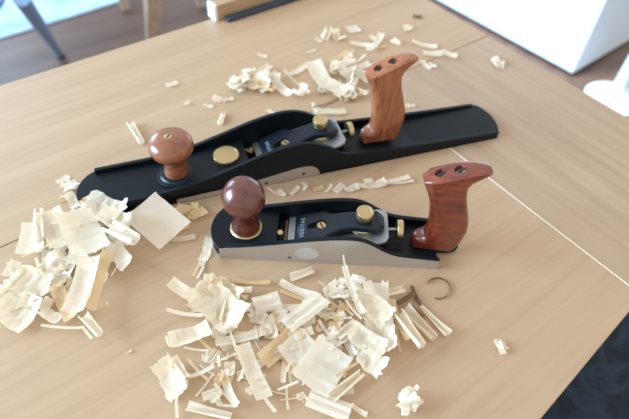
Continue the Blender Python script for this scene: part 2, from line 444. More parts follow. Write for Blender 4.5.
# raised tear-drop pad that carries knob and toe-lock disc
pad = [(125+24*math.cos(a), W/2+23*math.sin(a)) for a in np.linspace(PI/2, 3*PI/2, 16)]
pad += [(150, 8.5), (180, 5), (212, 5), (212, W-5), (180, W-5), (150, W-8.5)]
prism(bm, pad, 0, 1, lambda x, y, w: (x, y, 9 if w == 0 else 16+max(0, x-110)*.1))
link('body', bm, M['black'], root, bevel=1.1, seg=3)
bm = bmesh.new(); prism(bm, arc_outline(28, 20, W, 211), 0, 3.9, FLAT); prism(bm, arc_outline(228, 0, W, 553, 13), 0, 3.9, FLAT)
link('sole', bm, M['black'], root)
bm = bmesh.new()
pp = [(118, .8), (296, .8), (295.5, 6), (292, 12.5), (286, 17), (278, 19), (266, 18.8), (240, 15), (215, 11.5), (170, 8.5), (118, 7)]
prism(bm, pp, -.35, .3, SIDE)
pd = tag(link('side_pad', bm, M['steel'], root), 'bare ground steel patch', None)
for u, z in ((227, 4.5), (275, 4.5+3)):
    bm = bmesh.new(); lathe(bm, [(2, -.55), (2, .1)], (u, 0, z), axis='y', seg=16); link('set_screw', bm, M['dark'], pd)
KU, KV = 125, 34
bm = bmesh.new(); lathe(bm, [(15, 14), (20.5, 14.5), (20.5, 17.5), (18.5, 19.5), (13, 19.7)], (KU, KV, 0))
link('knob_seat', bm, M['capblack'], root, ang=25)
kp = [(11, 19.5), (14.6, 19.8), (14.8, 22), (13, 27), (11.8, 33), (11.6, 38), (12.6, 42.5), (16, 46.5), (21, 49.5), (24.3, 54), (25.6, 59.5), (25.4, 64), (23.6, 68.5), (19.5, 72), (13, 74.2), (6.5, 75), (.1, 75)]
bm = bmesh.new(); lathe(bm, kp, (KU, KV, 0), seg=56)
kn = link('front_knob', bm, M['knob_f'], root, ang=70)
screw_head('knob_screw', kn, (KU-1, KV, 74.4), 4.6, 1.0, M['brass'], ang=.9)
bm = bmesh.new(); lathe(bm, [(15, 22), (16, 23), (16, 27.4), (15.4, 28.4), (14.2, 28.6), (13.8, 28.3)], (187, 38, 0), seg=48)
tag(link('toe_lock_disc', bm, M['brass'], root, ang=30), 'flat brass disc', None)
mechanism(root, DU, W/2, DZ, 56)
handle(root, DU+2, W/2, DZ, M['rose_f'])

# ------------------------------------------------------------------ light settings
WORLD = .90
EXPO = .22
WINDOWS = [(-900, 900, 850, 2450), (2000, 4200, 850, 2450)]       # along the left wall: from, to, sill, head (mm)
LIGHTS = [
    ('window_daylight', (-2.66, 0, 1.65), (0, 0, 1.45), 1.7, 1.5, 185, (.50, .76, 1.0)),
    ('window_daylight', (-2.66, 3.1, 1.65), (0, 3.1, 1.45), 2.1, 1.5, 65, (.42, .72, 1.0)),
    ('ceiling_lamp', (.1, 1.7, 2.5), (.85, 2.3, .5), .5, .5, 20, (.82, .92, 1.0)),  # added fill to brighten the white cabinet, no lamp hangs here
]

# ------------------------------------------------------------------ things on and round the table
def pos(px, py, z=0.):
    p = at(px, py, z); return Vector((p[0], p[1], z))

# wooden jaw board at the far edge of the table with a dark steel bar before it
P = at(213, 20, 0)[:2]; d0, n0 = P@D, P@N
def rel(d, n): q = dn(d, n); return q
jb = tag(empty('clamp_board', (P[0]/1000, P[1]/1000, TZ), TH), 'pale wooden board with white end lying along the far table edge', 'board')
bm = bmesh.new(); box(bm, 6, 520, -8, 16, .2, 28); link('board', bm, M['table_c'], jb, bevel=1)
bm = bmesh.new(); box(bm, 0, 5.9, -8, 16, .2, 28); tag(link('end_cap', bm, plain('white end', (.85, .86, .9), .5), jb, bevel=.6), 'white end', None)
bm = bmesh.new(); box(bm, 0, 520, 16.2, 21, .2, 31); link('back_strip', bm, plain('dark blue strip', (.04, .05, .09), .5), jb)
bm = bmesh.new(); box(bm, 17, 500, -23, -10, .2, 7)
o = link('steel_bar', bm, plain('dark blue steel', (.03, .045, .07), .4), bevel=1); o.location = (P[0]/1000, P[1]/1000, TZ); o.rotation_euler = (0, 0, TH)
tag(o, 'dark steel bar lying on the table in front of the wooden board', 'steel bar')

white_paint = plain('white paint', (.85, .86, .87), .45)
def structure(o): o['kind'] = 'structure'; return o

# floor of brown boards
fm = wood('brown floor', (.11, .066, .05), (.16, .098, .075), (.21, .135, .105), (1.2, 9, 9), .42, rot=-TH, detail=4)
bm = bmesh.new(); box(bm, -4000, 4500, -2500, 6500, -60, 0); structure(link('floor', bm, fm))

# walls with the two windows that light the room
wallm = plain('wall paint', (.78, .80, .82), .8)
def wall_with_holes(name, x, y0, y1, h, holes):
    bm = bmesh.new(); ys = sorted([y0, y1]+[v for q in holes for v in q[:2]])
    for a_, b_ in zip(ys, ys[1:]):
        hh = [q for q in holes if q[0] <= a_ and q[1] >= b_]
        if hh: box(bm, x-120, x, a_, b_, 0, hh[0][2]); box(bm, x-120, x, a_, b_, hh[0][3], h)
        else: box(bm, x-120, x, a_, b_, 0, h)
    return structure(link(name, bm, wallm))
wall_with_holes('wall_left', -2700, -2500, 6500, 2700, WINDOWS)
bm = bmesh.new(); box(bm, -2700, 4500, 6380, 6500, 0, 2700); structure(link('wall_back', bm, wallm))
for i, (ya, yb, za, zb) in enumerate(WINDOWS):
    bm = bmesh.new()
    for q in ((ya, ya+50, za, zb), (yb-50, yb, za, zb), (ya+50, yb-50, za, za+50), (ya+50, yb-50, zb-50, zb), ((ya+yb)/2-25, (ya+yb)/2+25, za+50, zb-50)):
        box(bm, -2790, -2730, q[0], q[1], q[2], q[3])
    structure(link('window_%d' % (i+1), bm, white_paint))

# pale blue rug beyond the table
a = at(0, 40, -750)[:2]; b = at(130, 0, -750)[:2]
dr = (b-a)/np.linalg.norm(b-a); nr = np.array([-dr[1], dr[0]])
rm, nt, bs = newmat('pale blue rug')
tc = nt.nodes.new('ShaderNodeTexCoord'); nn = nt.nodes.new('ShaderNodeTexNoise'); nn.inputs['Scale'].default_value = 5; nn.inputs['Detail'].default_value = 3
lk(nt, tc.outputs['Object'], nn.inputs['Vector'])
rr = ramp(nt, nn.outputs['Fac'], [(.3, (.34, .50, .68)), (.65, (.60, .75, .88))]); lk(nt, rr.outputs['Color'], bs.inputs['Base Color']); bs.inputs['Roughness'].default_value = .9
bm = bmesh.new(); q = [at(-9, 42.8, -750)[:2], b+dr*30, b+dr*30+nr*1500, at(-9, 42.8, -750)[:2]+nr*1500-dr*700]
prism(bm, [tuple(x) for x in q], 1, 9, FLAT)
tag(link('rug', bm, rm, bevel=3), 'pale blue mottled rug on the brown floor', 'rug')

# metal chair, far left: splayed tapered legs; the photo shows its back right one
foot = at(61, 57, -750)
top = at(21, -2, -320)                          # where that leg passes 430 mm above the floor
blue = plain('blue grey metal', (.22, .37, .58), .32, .2, coat=.4)
off = foot[:2]-top[:2]
e1 = np.array([.862, -.507]); e2 = np.array([.507, .862])
cc = top[:2]-225*e1-235*e2
ol = (off@e1, off@e2)
chair = tag(empty('metal_chair', (cc[0]/1000, cc[1]/1000, 0), math.atan2(e1[1], e1[0])), 'blue-grey painted metal chair with splayed tapering legs', 'chair')
for sx in (1, -1):
    for sy in (1, -1):
        tx, ty = 225*sx, 235*sy; ox, oy = ol[0]*sx, ol[1]*sy
        if sx*sy < 0: ox, oy = sx*abs(ol[0]), sy*abs(ol[1])*.3
        bm = bmesh.new(); tube(bm, [(tx, ty, 430), (tx+ox*.5, ty+oy*.5, 215), (tx+ox, ty+oy, 9)], [25, 20, 14], seg=16)
        l = link('leg', bm, blue, chair)
        bm = bmesh.new(); lathe(bm, [(15, 0), (16, 2), (15, 12), (10, 14)], (tx+ox, ty+oy, 0), seg=16); link('foot_cap', bm, M['dark'], l)
bm = bmesh.new(); prism(bm, smooth_poly([(-262, -270), (262, -270), (262, 270), (-262, 270)], 3), 425, 445, FLAT); link('seat', bm, blue, chair, bevel=4)

# wooden stool, beyond the far table edge
pal = wood('pale beech', (.42, .29, .21), (.52, .37, .27), (.60, .45, .34), (30, 30, 4), .5)
fa = at(152, 47, -750); ta = at(153, -1, -520); fb = at(126, 9, -750)
stool = tag(empty('wooden_stool', (fa[0]/1000, fa[1]/1000, 0)), 'pale wooden stool with tapering square legs beyond the far table edge', 'stool')
def sqleg(bm, p0, p1, r0, r1, ang):
    ca, sa = math.cos(ang), math.sin(ang)
    A = []; 
    for p, r in ((p0, r0), (p1, r1)):
        A.append([bm.verts.new((p[0]+(x*ca-y*sa)*r, p[1]+(x*sa+y*ca)*r, p[2])) for x, y in ((-1, -1), (1, -1), (1, 1), (-1, 1))])
    bm.faces.new(A[0][::-1]); bm.faces.new(A[1])
    for i in range(4): bm.faces.new((A[0][i], A[0][(i+1) % 4], A[1][(i+1) % 4], A[1][i]))
rb = fb-fa
tilt = (ta-fa)[:2]/230*450
for p0, t in ((np.zeros(2), tilt), (rb[:2], tilt*np.array([-.3, -.6])), (rb[:2]+np.array([330, 60]), np.array([-20, -10])), (np.array([330, 60]), np.array([-25, 25]))):
    bm = bmesh.new(); sqleg(bm, (*p0, 0), (*(p0+t), 450), 20, 40, .5); link('leg', bm, pal, stool, bevel=5)
ctr = rb[:2]/2+np.array([165, 30])
bm = bmesh.new(); prism(bm, smooth_poly([tuple(ctr+np.array(q)) for q in ((-240, -250), (240, -250), (240, 250), (-240, 250))], 2), 450, 480, FLAT); link('seat', bm, pal, stool, bevel=5)

# white cabinet right of the table, its long side parallel to the table edge
c0 = at(571, 77, -750)[:2]; c1 = at(431, 0, -750)[:2]
dc = (c1-c0)/np.linalg.norm(c1-c0); nc = np.array([dc[1], -dc[0]])
if nc[0] < 0: nc = -nc
white = plain('white lacquer', (.76, .88, .98), .35)
cab = tag(empty('white_cabinet', (c0[0]/1000, c0[1]/1000, 0)), 'tall plain white cabinet standing beyond the right table edge', 'cabinet')
def cp_(a, b): return tuple(dc*a+nc*b)
bm = bmesh.new(); prism(bm, [cp_(0, 0), cp_(1500, 0), cp_(1500, 560), cp_(0, 560)], 14, 1150, FLAT); link('carcass', bm, white, cab, bevel=4)
bm = bmesh.new(); prism(bm, [cp_(12, 12), cp_(1490, 12), cp_(1490, 550), cp_(12, 550)], 0, 13.8, FLAT); link('plinth', bm, M['dark'], cab)
bm = bmesh.new(); prism(bm, [cp_(-10, -10), cp_(1510, -10), cp_(1510, 570), cp_(-10, 570)], 1150.2, 1180, FLAT); link('top', bm, white, cab, bevel=4)

# white pedestal stool
pc = at(613, 99, -750)
ped = tag(empty('pedestal_stool', (pc[0]/1000, pc[1]/1000, 0)), 'white pedestal stool with round foot near the white cabinet corner', 'stool')
bm = bmesh.new(); lathe(bm, [(106, 0), (108, 6), (100, 13), (66, 22), (40, 36), (26, 60)], seg=48); link('foot', bm, white, ped)
bm = bmesh.new(); lathe(bm, [(26, 60.2), (24, 200), (23, 400), (28, 600), (60, 640)], seg=32); link('column', bm, white, ped)
bm = bmesh.new(); lathe(bm, [(60, 640.2), (165, 652), (170, 670), (160, 684), (20, 688)], seg=48); link('seat', bm, white, ped)

# navy upholstered chair seat pushed up in front of the table (bottom right)
nm, nt, bs = newmat('navy upholstery')
tc = nt.nodes.new('ShaderNodeTexCoord'); wv = nt.nodes.new('ShaderNodeTexNoise'); wv.inputs['Scale'].default_value = 22; wv.inputs['Detail'].default_value = 2; wv.inputs['Distortion'].default_value = 1.5
lk(nt, tc.outputs['Object'], wv.inputs['Vector'])
rr = ramp(nt, wv.outputs['Fac'], [(.4, (.006, .010, .018)), (.62, (.016, .032, .055))]); lk(nt, rr.outputs['Color'], bs.inputs['Base Color']); bs.inputs['Roughness'].default_value = .85
c = at(640, 400, -300)
nav = tag(empty('upholstered_chair', (c[0]/1000, c[1]/1000, 0), .76), 'dark navy patterned upholstered seat pushed in below the front table edge', 'chair')
bm = bmesh.new(); prism(bm, smooth_poly([(-330, -260), (330, -260), (330, 260), (-330, 260)], 3), 375, 450, FLAT); link('seat_cushion', bm, nm, nav, bevel=18, seg=4)
bm = bmesh.new(); prism(bm, [(-300, -235), (300, -235), (300, 235), (-300, 235)], 345, 374.5, FLAT); link('seat_frame', bm, M['dark'], nav)
for sx in (-1, 1):
    for sy in (-1, 1):
        bm = bmesh.new(); tube(bm, [(sx*270, sy*205, 344.5), (sx*280, sy*215, 0)], [20, 14]); link('leg', bm, M['dark'], nav)

# ------------------------------------------------------------------ light
w = bpy.data.worlds.new('world'); bpy.context.scene.world = w; w.use_nodes = True
bg = w.node_tree.nodes['Background']; bg.inputs[0].default_value = (1.0, .985, .97, 1); bg.inputs[1].default_value = WORLD
def area(name, loc, target, sx, sy, power, col):
    l = bpy.data.lights.new(name, 'AREA'); l.shape = 'RECTANGLE'; l.size = sx; l.size_y = sy; l.energy = power; l.color = col
    o = bpy.data.objects.new(name, l); C.objects.link(o); o.location = loc
    o.rotation_euler = (Vector(target)-Vector(loc)).to_track_quat('-Z', 'Y').to_euler()
    return o
for args in LIGHTS:
    lo = area(*args)
    if 'ceiling' in args[0]: lo.data.spread = math.radians(75)  # narrow spread keeps the added fill on the cabinet
vs = bpy.context.scene.view_settings
bpy.context.scene.display_settings.display_device = 'sRGB'
vs.view_transform = 'Standard'; vs.look = 'None'; vs.gamma = 1; vs.use_curve_mapping = False; vs.exposure = EXPO

# ------------------------------------------------------------------ wood shavings
CELL = 3.0; X0, Y0, NX, NY = -700., -50., 500, 400
HM = np.zeros((NX, NY))
def mark_plane(pose, rects):
    ca, sa = math.cos(pose[2]), math.sin(pose[2])
    for i in range(NX):
        for j in range(NY):
            dx, dy = X0+(i+.5)*CELL-pose[0], Y0+(j+.5)*CELL-pose[1]
            u, v = dx*ca+dy*sa, -dx*sa+dy*ca
            for u0, u1, v0, v1, h in rects:
                if u0 <= u <= u1 and v0 <= v <= v1: HM[i, j] = max(HM[i, j], h)
mark_plane(NPOSE, [(3, 30, 4, 56, 18), (16, 256, -1, 61, 30)])
mark_plane(FPOSE, [(10, 30, 12, 56, 10), (28, 560, -1, 69, 12), (28, 110, 62, 69, 20), (28, 110, -1, 6, 20), (95, 560, -1, 69, 28)])

def nse(seed):
    r = random.Random(seed); k = [(r.uniform(-1, 1), r.uniform(-1, 1), r.uniform(0, 6.3), r.uniform(.5, 1)) for _ in range(7)]
    return lambda a, b: sum(w*math.sin(p*a*2.2+q*b*2.2+f) for p, q, f, w in k)/3.

def ribbon(L, W, seed, bend=0., roll=0., rollvar=0., lat=0., crink=0., ridge=0., rag=0., twist=0., th=.45, taper=1., pleat=0., lobes=0):
    """one shaving: a thin sheet bent along its length (bend, rad), rolled across (roll, rad), with ridges, torn ends and pleats"""
    r = random.Random(seed); nz = nse(seed); nz2 = nse(seed+991)
    nl = max(6, min(30, int(L/2.5)+3)); nw = max(3, min(12, int(W/2.)+3))
    if abs(roll) > 2: nw = max(nw, 11)
    bm = bmesh.new(); grid = []
    P = Vector((0, 0, 0)); ds = L/(nl-1)
    ang = -bend/2; la = -lat/2
    jag0 = [r.uniform(-1, 1) for _ in range(nw)]; jag1 = [r.uniform(-1, 1) for _ in range(nw)]
    rf = r.uniform(.25, .45)
    for i in range(nl):
        s = i/(nl-1)
        T = Vector((math.cos(ang)*math.cos(la), math.cos(ang)*math.sin(la), math.sin(ang)))
        Bn = Vector((-math.sin(la), math.cos(la), 0)); Nn = T.cross(Bn)
        tw = twist*(s-.5); B2 = Bn*math.cos(tw)+Nn*math.sin(tw); N2 = Nn*math.cos(tw)-Bn*math.sin(tw)
        row = []; wl = W*(1+(taper-1)*s)*(1+rag*.22*nz(s*3, 9))
        ro = roll*(1+rollvar*(s-.5)*2)
        for j in range(nw):
            t = j/(nw-1)-.5
            a = ro*t; rad = wl/ro if abs(ro) > .05 else None
            if rad:
                rr_ = rad*(1+.10*(t+.5)) if abs(ro) > 4 else rad
                y, z = rr_*math.sin(a), rr_*(1-math.cos(a))
            else: y, z = wl*t, 0.
            z += crink*(nz(s*L*.10, t*W*.10+3)*1.3 + .6*nz2(s*L*.28, t*W*.2))
            z += ridge*math.sin(s*L*rf*2*PI/3.2+1.5*nz(s*3, t))
            if pleat: z += pleat*abs(((t*2.2+.55) % 1.)-.5)*2
            q = P+B2*y+N2*z
            if rag:
                k = rag*W*.16
                if i == 0: q = q+T*k*jag0[j]
                if i == nl-1: q = q+T*k*jag1[j]
                if j in (0, nw-1): q = q+B2*k*.5*nz(s*L*.22, j)
            row.append(bm.verts.new(q))
        grid.append(row)
        P = P+T*ds; ang += bend/(nl-1); la += lat/(nl-1)
    gap = r.random() < .6
    for i in range(nl-1):
        for j in range(nw-1):
            bm.faces.new((grid[i][j], grid[i][j+1], grid[i+1][j+1], grid[i+1][j]))
    c = sum((v.co for v in bm.verts), Vector())/len(bm.verts)
    for v in bm.verts: v.co -= c
    bmesh.ops.solidify(bm, geom=bm.faces[:], thickness=th)
    return bm

def crumple(size, seed, flat=.55, n=4):
    """a torn, folded shaving: a few ragged lobes of one sheet meeting in the middle"""
    r = random.Random(seed); bm = bmesh.new()
    for k in range(n):
        L = size*r.uniform(.7, 1.15); Wd = size*r.uniform(.3, .6)
        b = ribbon(L, Wd, seed*13+k, bend=r.uniform(-2.2, 2.2), roll=r.uniform(-2.2, 2.2), crink=size*.035, rag=.5, twist=r.uniform(-1.2, 1.2), ridge=.25)
        R = Matrix.Rotation(r.uniform(0, PI), 3, 'Z')@Matrix.Rotation(r.uniform(-.9, .9), 3, 'X')@Matrix.Rotation(r.uniform(-.5, .5), 3, 'Y')
        o = Vector((r.uniform(-.22, .22), r.uniform(-.22, .22), r.uniform(0, .2)))*size
        for v in b.verts: v.co = R@v.co+o
        me = bpy.data.meshes.new('t'); b.to_mesh(me); b.free(); bm.from_mesh(me); bpy.data.meshes.remove(me)
    for v in bm.verts: v.co.z *= flat
    return bm

KIND = {   # options for ribbon()
    'sheet': dict(bend=.6, roll=.75, crink=.6, ridge=.28, rag=.10),
    'wave': dict(bend=.9, roll=.9, crink=1.1, ridge=.45, rag=.3, twist=.4),
    'stick': dict(bend=.25, roll=.6, lat=.15, crink=.15, rag=.2, th=.8),
    'strip': dict(bend=.55, roll=1.2, lat=.2, crink=.35, ridge=.12, rag=.25, twist=.3),
    'tube': dict(bend=.12, roll=4.7, rollvar=.12, crink=.12, rag=.12),
    'fold': dict(bend=.2, roll=.2, pleat=2.6, crink=.25, rag=.12),
    'cone': dict(bend=.25, roll=4.2, taper=2.6, crink=.2, rag=.2),
    'ring': dict(bend=4.9, roll=.3, th=.6),
    'curl': dict(bend=3.4, roll=.3, crink=.2, rag=.2, th=.5),
}
cnt = [0]
def settle(bm, x, y, tries=0, sink=.5, dry=False):
    """lower the piece at (x, y) until it rests on what is already there"""
    best = -1e9; cells = {}
    for v in bm.verts:
        i, j = int((v.co.x+x-X0)/CELL), int((v.co.y+y-Y0)/CELL)
        if 0 <= i < NX and 0 <= j < NY:
            best = max(best, HM[i, j]-v.co.z)
            lo, hi = cells.get((i, j), (1e9, -1e9)); cells[(i, j)] = (min(lo, v.co.z), max(hi, v.co.z))
    zmin = min(v.co.z for v in bm.verts)
    z = max(-zmin+.15, best*1. if sink == 0 else -zmin+.15+(best+zmin)*(1-sink))
    if dry: return z
    for (i, j), (lo, hi) in cells.items(): HM[i, j] = max(HM[i, j], z+lo+min(hi-lo, 1.5+.25*(hi-lo)))
    return z

def shaving(kind, x0, y0, x1, y1, Wd, label, mat='shave', group=None, z0=None, z1=None, tilt=0., sink=.55, name=None, zg=3., **kw):
    cnt[0] += 1; seed = kw.pop('seed', cnt[0]*7+3)
    za = zg if z0 is None else z0; zb = zg if z1 is None else z1
    a = Vector(at(x0, y0, za)); b = Vector(at(x1, y1, zb)); d = b-a; L = d.length
    Wd = Wd*((a+b)/2-Vector((0, 0, CH))).dot(Vector(_fw))/F*1.18       # widths are given in picture units at that distance
    yaw = math.atan2(d.y, d.x); pit = math.atan2(d.z, math.hypot(d.x, d.y))
    if kind == 'crumple': bm = crumple(max(L, 2), seed, **kw)
    else:
        o = dict(KIND[kind]); o.update(kw)
        LL = L
        if kind in ('ring', 'curl'): LL = L*o['bend']/2/max(.35, math.sin(min(o['bend'], PI)/2))
        bm = ribbon(LL, Wd, seed, **o)
    R = Matrix.Rotation(yaw, 3, 'Z')@Matrix.Rotation(-pit, 3, 'Y')@Matrix.Rotation(tilt, 3, 'X')
    for v in bm.verts: v.co = R@v.co
    c = (a+b)/2
    if z0 is None or z1 is None:
        for _ in range(2):                            # keep the piece where it is seen once it lies on the heap
            zz = settle(bm, c.x, c.y, sink=sink, dry=True)
            q = at((x0+x1)/2, (y0+y1)/2, min(zz, 45)); c = Vector((q[0], q[1], zz))
    z = c.z if z0 is not None and z1 is not None else settle(bm, c.x, c.y, sink=sink)
    if z0 is not None and z1 is not None: z = max(z, .15-min(v.co.z for v in bm.verts))
    nm = name or {'stick': 'wood_splinter', 'crumple': 'crumpled_shaving', 'ring': 'shaving_curl', 'curl': 'shaving_curl', 'tube': 'shaving_roll', 'cone': 'shaving_roll'}.get(kind, 'wood_shaving')
    Ri = R.inverted()
    for v in bm.verts: v.co = Ri@v.co
    o = link(nm, bm, M[mat], ang=60)
    o.location = (c.x/1000, c.y/1000, z/1000+TZ); o.rotation_euler = R.to_euler()
    return tag(o, label, 'splinter' if nm == 'wood_splinter' else 'wood shaving', group)

def ring_flat(cx, cy, rpx, Wd, a0, a1, label, mat):
    """a curl lying on its side: a band standing on edge round an open ring"""
    c = Vector(at(cx, cy, 2)); r = rpx*.93
    bm = bmesh.new(); n = 26; rows = []
    for i in range(n+1):
        t = a0+(a1-a0)*i/n; rr = r*(1+.06*math.sin(t*2))
        rows.append([bm.verts.new((rr*math.cos(t), rr*math.sin(t), h)) for h in (0.2, Wd)])
    for A, B in zip(rows, rows[1:]): bm.faces.new((A[0], A[1], B[1], B[0]))
    bmesh.ops.solidify(bm, geom=bm.faces[:], thickness=.8)
    o = link('shaving_curl', bm, M[mat], ang=60); o.location = (c.x/1000, c.y/1000, TZ)
    return tag(o, label, 'wood shaving')
S = shaving
GF, GL, GB, GM = 'loose shavings in the front pile', 'loose shavings in the left pile', 'loose shavings in the back pile', 'loose shavings between the planes'
LF = 'small cream shaving or splinter tangled within the front pile below the smaller plane'
LL = 'small cream shaving or splinter tangled within the left pile by the long plane toe'
LB = 'small cream shaving or splinter tangled within the back pile behind the long plane'
def fill(group, label, zones, kinds, n, seed):
    r = random.Random(seed)
    tot = sum(z[4] for z in zones)
    for _ in range(n):
        q = r.uniform(0, tot)
        for zx, zy, rx, ry, w_ in zones:
            q -= w_
            if q <= 0: break
        a = r.uniform(0, 2*PI); k = math.sqrt(r.random()); x, y = zx+rx*k*math.cos(a), zy+ry*k*math.sin(a)
        kind = r.choice(kinds); th = r.uniform(0, PI)
        L, Wd = {'stick': (r.uniform(14, 34), r.uniform(1.5, 3)), 'strip': (r.uniform(14, 30), r.uniform(4, 8)), 'wave': (r.uniform(14, 26), r.uniform(8, 13)),
                 'tube': (r.uniform(14, 26), r.uniform(10, 16)), 'curl': (r.uniform(6, 9), r.uniform(4, 7)), 'crumple': (r.uniform(11, 18), 0), 'fold': (r.uniform(14, 24), r.uniform(6, 10))}[kind]
        S(kind, x-L/2*math.cos(th), y-L/2*math.sin(th)*.8, x+L/2*math.cos(th), y+L/2*math.sin(th)*.8, Wd, label, 'shave2' if r.random() < .15 else 'shave', group, tilt=r.uniform(-.5, .5), sink=.6)

# --- front pile: lower layer first
fill(GF, LF, [(225, 300, 32, 18, 1.2), (250, 345, 45, 30, 2), (305, 340, 45, 40, 3), (365, 325, 28, 32, 2.2), (205, 375, 30, 25, .9), (290, 390, 60, 16, 1.4), (330, 300, 30, 18, .8)],
     ['stick', 'stick', 'strip', 'strip', 'wave', 'wave', 'curl', 'crumple', 'crumple', 'tube', 'fold'], 100, 5)
S('strip', 216, 344, 272, 329, 9, 'long level ribbon across the middle of the front pile, left of its square sheet', 'shave', bend=.3)
S('sheet', 262, 362, 300, 328, 16, 'tan sheet leaning behind the big square sheet in the front pile', 'shave2', tilt=.25)
S('sheet', 241, 344, 264, 398, 15, 'long white ribbon running down the front pile towards the viewer', 'shave', bend=.3, roll=.8, tilt=-.2)
S('stick', 258, 388, 275, 412, 3, 'splinter poking out below the long white ribbon of the front pile')
S('wave', 195, 285, 238, 322, 34, 'largest ragged crumpled sheet at the upper left of the front pile', 'shave', crink=2.2, rag=.45, bend=.7)
S('wave', 212, 282, 240, 300, 20, 'ragged flap over the upper left crumpled sheet of the front pile', 'shave', crink=1.6, rag=.5)
S('sheet', 170, 282, 193, 297, 11, 'small rectangular shaving lying alone at the upper left corner of the front pile', 'shave', roll=.9)
S('strip', 166, 311, 203, 316, 4, 'isolated narrow shaving lying left of the front pile, pointed at its left end', 'shave', roll=1.6)
S('curl', 210, 281, 222, 279, 5, 'small tan loop on top of the upper left crumpled sheet of the front pile', 'shave2', bend=4.6)
S('stick', 232, 281, 270, 283, 4, 'long splinter pointing right from the top of the front pile below the steel side', 'shave2')
S('strip', 234, 289, 252, 290, 6, 'short flat strip just below the long splinter at the front pile top')
S('fold', 254, 306, 280, 299, 15, 'ridged white shaving with two lengthwise folds in the upper middle of the front pile', 'shave', pleat=3.2, tilt=.25, sink=.4)
S('sheet', 170, 344, 211, 329, 19, 'broad white sheet with curled end at the left side of the front pile', 'shave', roll=1.2, tilt=-.25, sink=.4)
S('curl', 166, 342, 176, 338, 12, 'short curl at the left tip of the broad white sheet of the front pile')
S('wave', 160, 360, 181, 396, 20, 'ragged white sheet hanging to the lower left of the front pile', 'shave', tilt=.3, rag=.5)
S('wave', 172, 358, 186, 380, 10, 'narrow torn flap beside the lower left ragged sheet', 'shave', rag=.6)
S('stick', 176, 394, 177, 418, 2.5, 'upright-looking splinter under the lower left ragged sheet')
S('strip', 188, 378, 214, 366, 4, 'thin curved strip between the lower left ragged sheet and the front pile')
S('stick', 196, 396, 214, 372, 2, 'slanting thin splinter right of the thin curved strip')
S('strip', 222, 370, 236, 407, 7, 'curved ribbon bending down at the lower left middle of the front pile', 'shave', lat=.6)
S('stick', 214, 384, 237, 406, 2.5, 'splinter forming the left side of a small triangle at the front pile bottom')
S('stick', 217, 405, 238, 406, 2.5, 'splinter forming the base of a small triangle at the front pile bottom')
S('tube', 187, 406, 231, 417, 16, 'rolled shaving at the lower left bottom edge of the picture', 'shave')
S('crumple', 210, 398, 222, 402, 0, 'small crumpled shaving above the lower left rolled shaving')
S('tube', 291, 278, 313, 270, 15, 'short rolled shaving lying alone close to the bright steel side', 'shave')
S('strip', 279, 283, 315, 297, 8, 'straight strip in the upper middle of the front pile behind the white plank', 'shave')
S('stick', 280, 291, 306, 300, 3.5, 'tan splinter parallel to the straight strip in the upper middle of the front pile', 'shave2')
S('sheet', 286, 360, 312, 338, 26, 'pale sheet under the left edge of the big square sheet', 'shave', tilt=.1, sink=.45)
S('sheet', 309, 386, 336, 347, 36, 'biggest nearly square white sheet in the middle of the front pile', 'shave', roll=.5, bend=.35, tilt=.12, sink=.25, crink=.5)
S('fold', 286, 326, 324, 297, 17, 'broad white plank-like shaving at the centre top of the front pile', 'shave', pleat=2., sink=.3, tilt=-.15)
S('sheet', 326, 347, 358, 324, 12, 'straight pale strip rising right of the big square sheet in the front pile', 'shave', sink=.5)
S('tube', 331, 398, 362, 373, 18, 'rolled shaving along the lower right edge of the big square sheet', 'shave')
S('fold', 308, 397, 350, 413, 16, 'ridged white roll at the bottom edge of the picture below the big square sheet', 'shave', pleat=3.)
S('strip', 350, 405, 367, 415, 5, 'bent strip right of the ridged white roll at the bottom of the picture')
S('stick', 320, 317, 352, 318, 2.5, 'level splinter in the gap right of the white plank-like shaving')
S('stick', 318, 320, 331, 338, 3, 'splinter pointing down from the white plank-like shaving')
S('wave', 374, 282, 384, 352, 24, 'tall ragged white shaving forming the right side of the front pile', 'shave', crink=2., rag=.4, bend=.9, sink=.3)
S('wave', 360, 292, 388, 320, 22, 'crumpled white sheet at the upper right of the front pile', 'shave', crink=2.4, rag=.5, sink=.4)
S('wave', 350, 330, 384, 352, 20, 'torn white sheet at the right middle of the front pile', 'shave', crink=2., rag=.5, sink=.35)
S('wave', 358, 354, 384, 370, 18, 'frayed white shaving at the lower right tip of the front pile', 'shave', rag=.7, crink=1.5)
S('crumple', 332, 284, 346, 298, 0, 'crumpled shaving left of the tall spike at the top of the front pile')
S('crumple', 352, 276, 364, 290, 0, 'crumpled shaving right of the tall spike at the top of the front pile')
S('strip', 343, 266, 362, 314, 6, 'tall white spike leaning over the top right of the front pile', 'shave', z0=22, z1=14, bend=.2)
S('stick', 343, 255, 346, 270, 1.6, 'thin splinter tip standing up in front of the bright steel side', 'shave', z0=27, z1=20)
S('tube', 386, 293, 404, 289, 14, 'short rolled shaving pointing right from the upper right of the front pile', 'shave')
S('strip', 391, 300, 407, 340, 5, 'tan strip hanging down right of the front pile', 'shave2')
S('stick', 395, 308, 400, 352, 2, 'thin splinter hanging below the tan strip right of the front pile', 'shave2')
S('tube', 404, 307, 434, 338, 19, 'right one of two long parallel rolled shavings', 'shave')
S('tube', 398, 313, 422, 346, 19, 'left one of two long parallel rolled shavings', 'shave')
S('cone', 420, 305, 448, 335, 6, 'trumpet-shaped rolled shaving right of the two parallel rolls', 'shave')
S('strip', 411, 286, 421, 306, 4, 'thin brown shaving above the two parallel rolls', 'brown')
S('strip', 396, 305, 414, 293, 5, 'brown shaving pointing up right behind the two parallel rolls', 'brown')
S('stick', 410, 305, 424, 317, 3, 'brown splinter between the parallel rolls and the trumpet-shaped roll', 'brown')
ring_flat(438, 288, 14, 3.2, -1.9, 2.7, 'open brown ring-shaped curl right of the front pile below the smaller handle', 'brown')
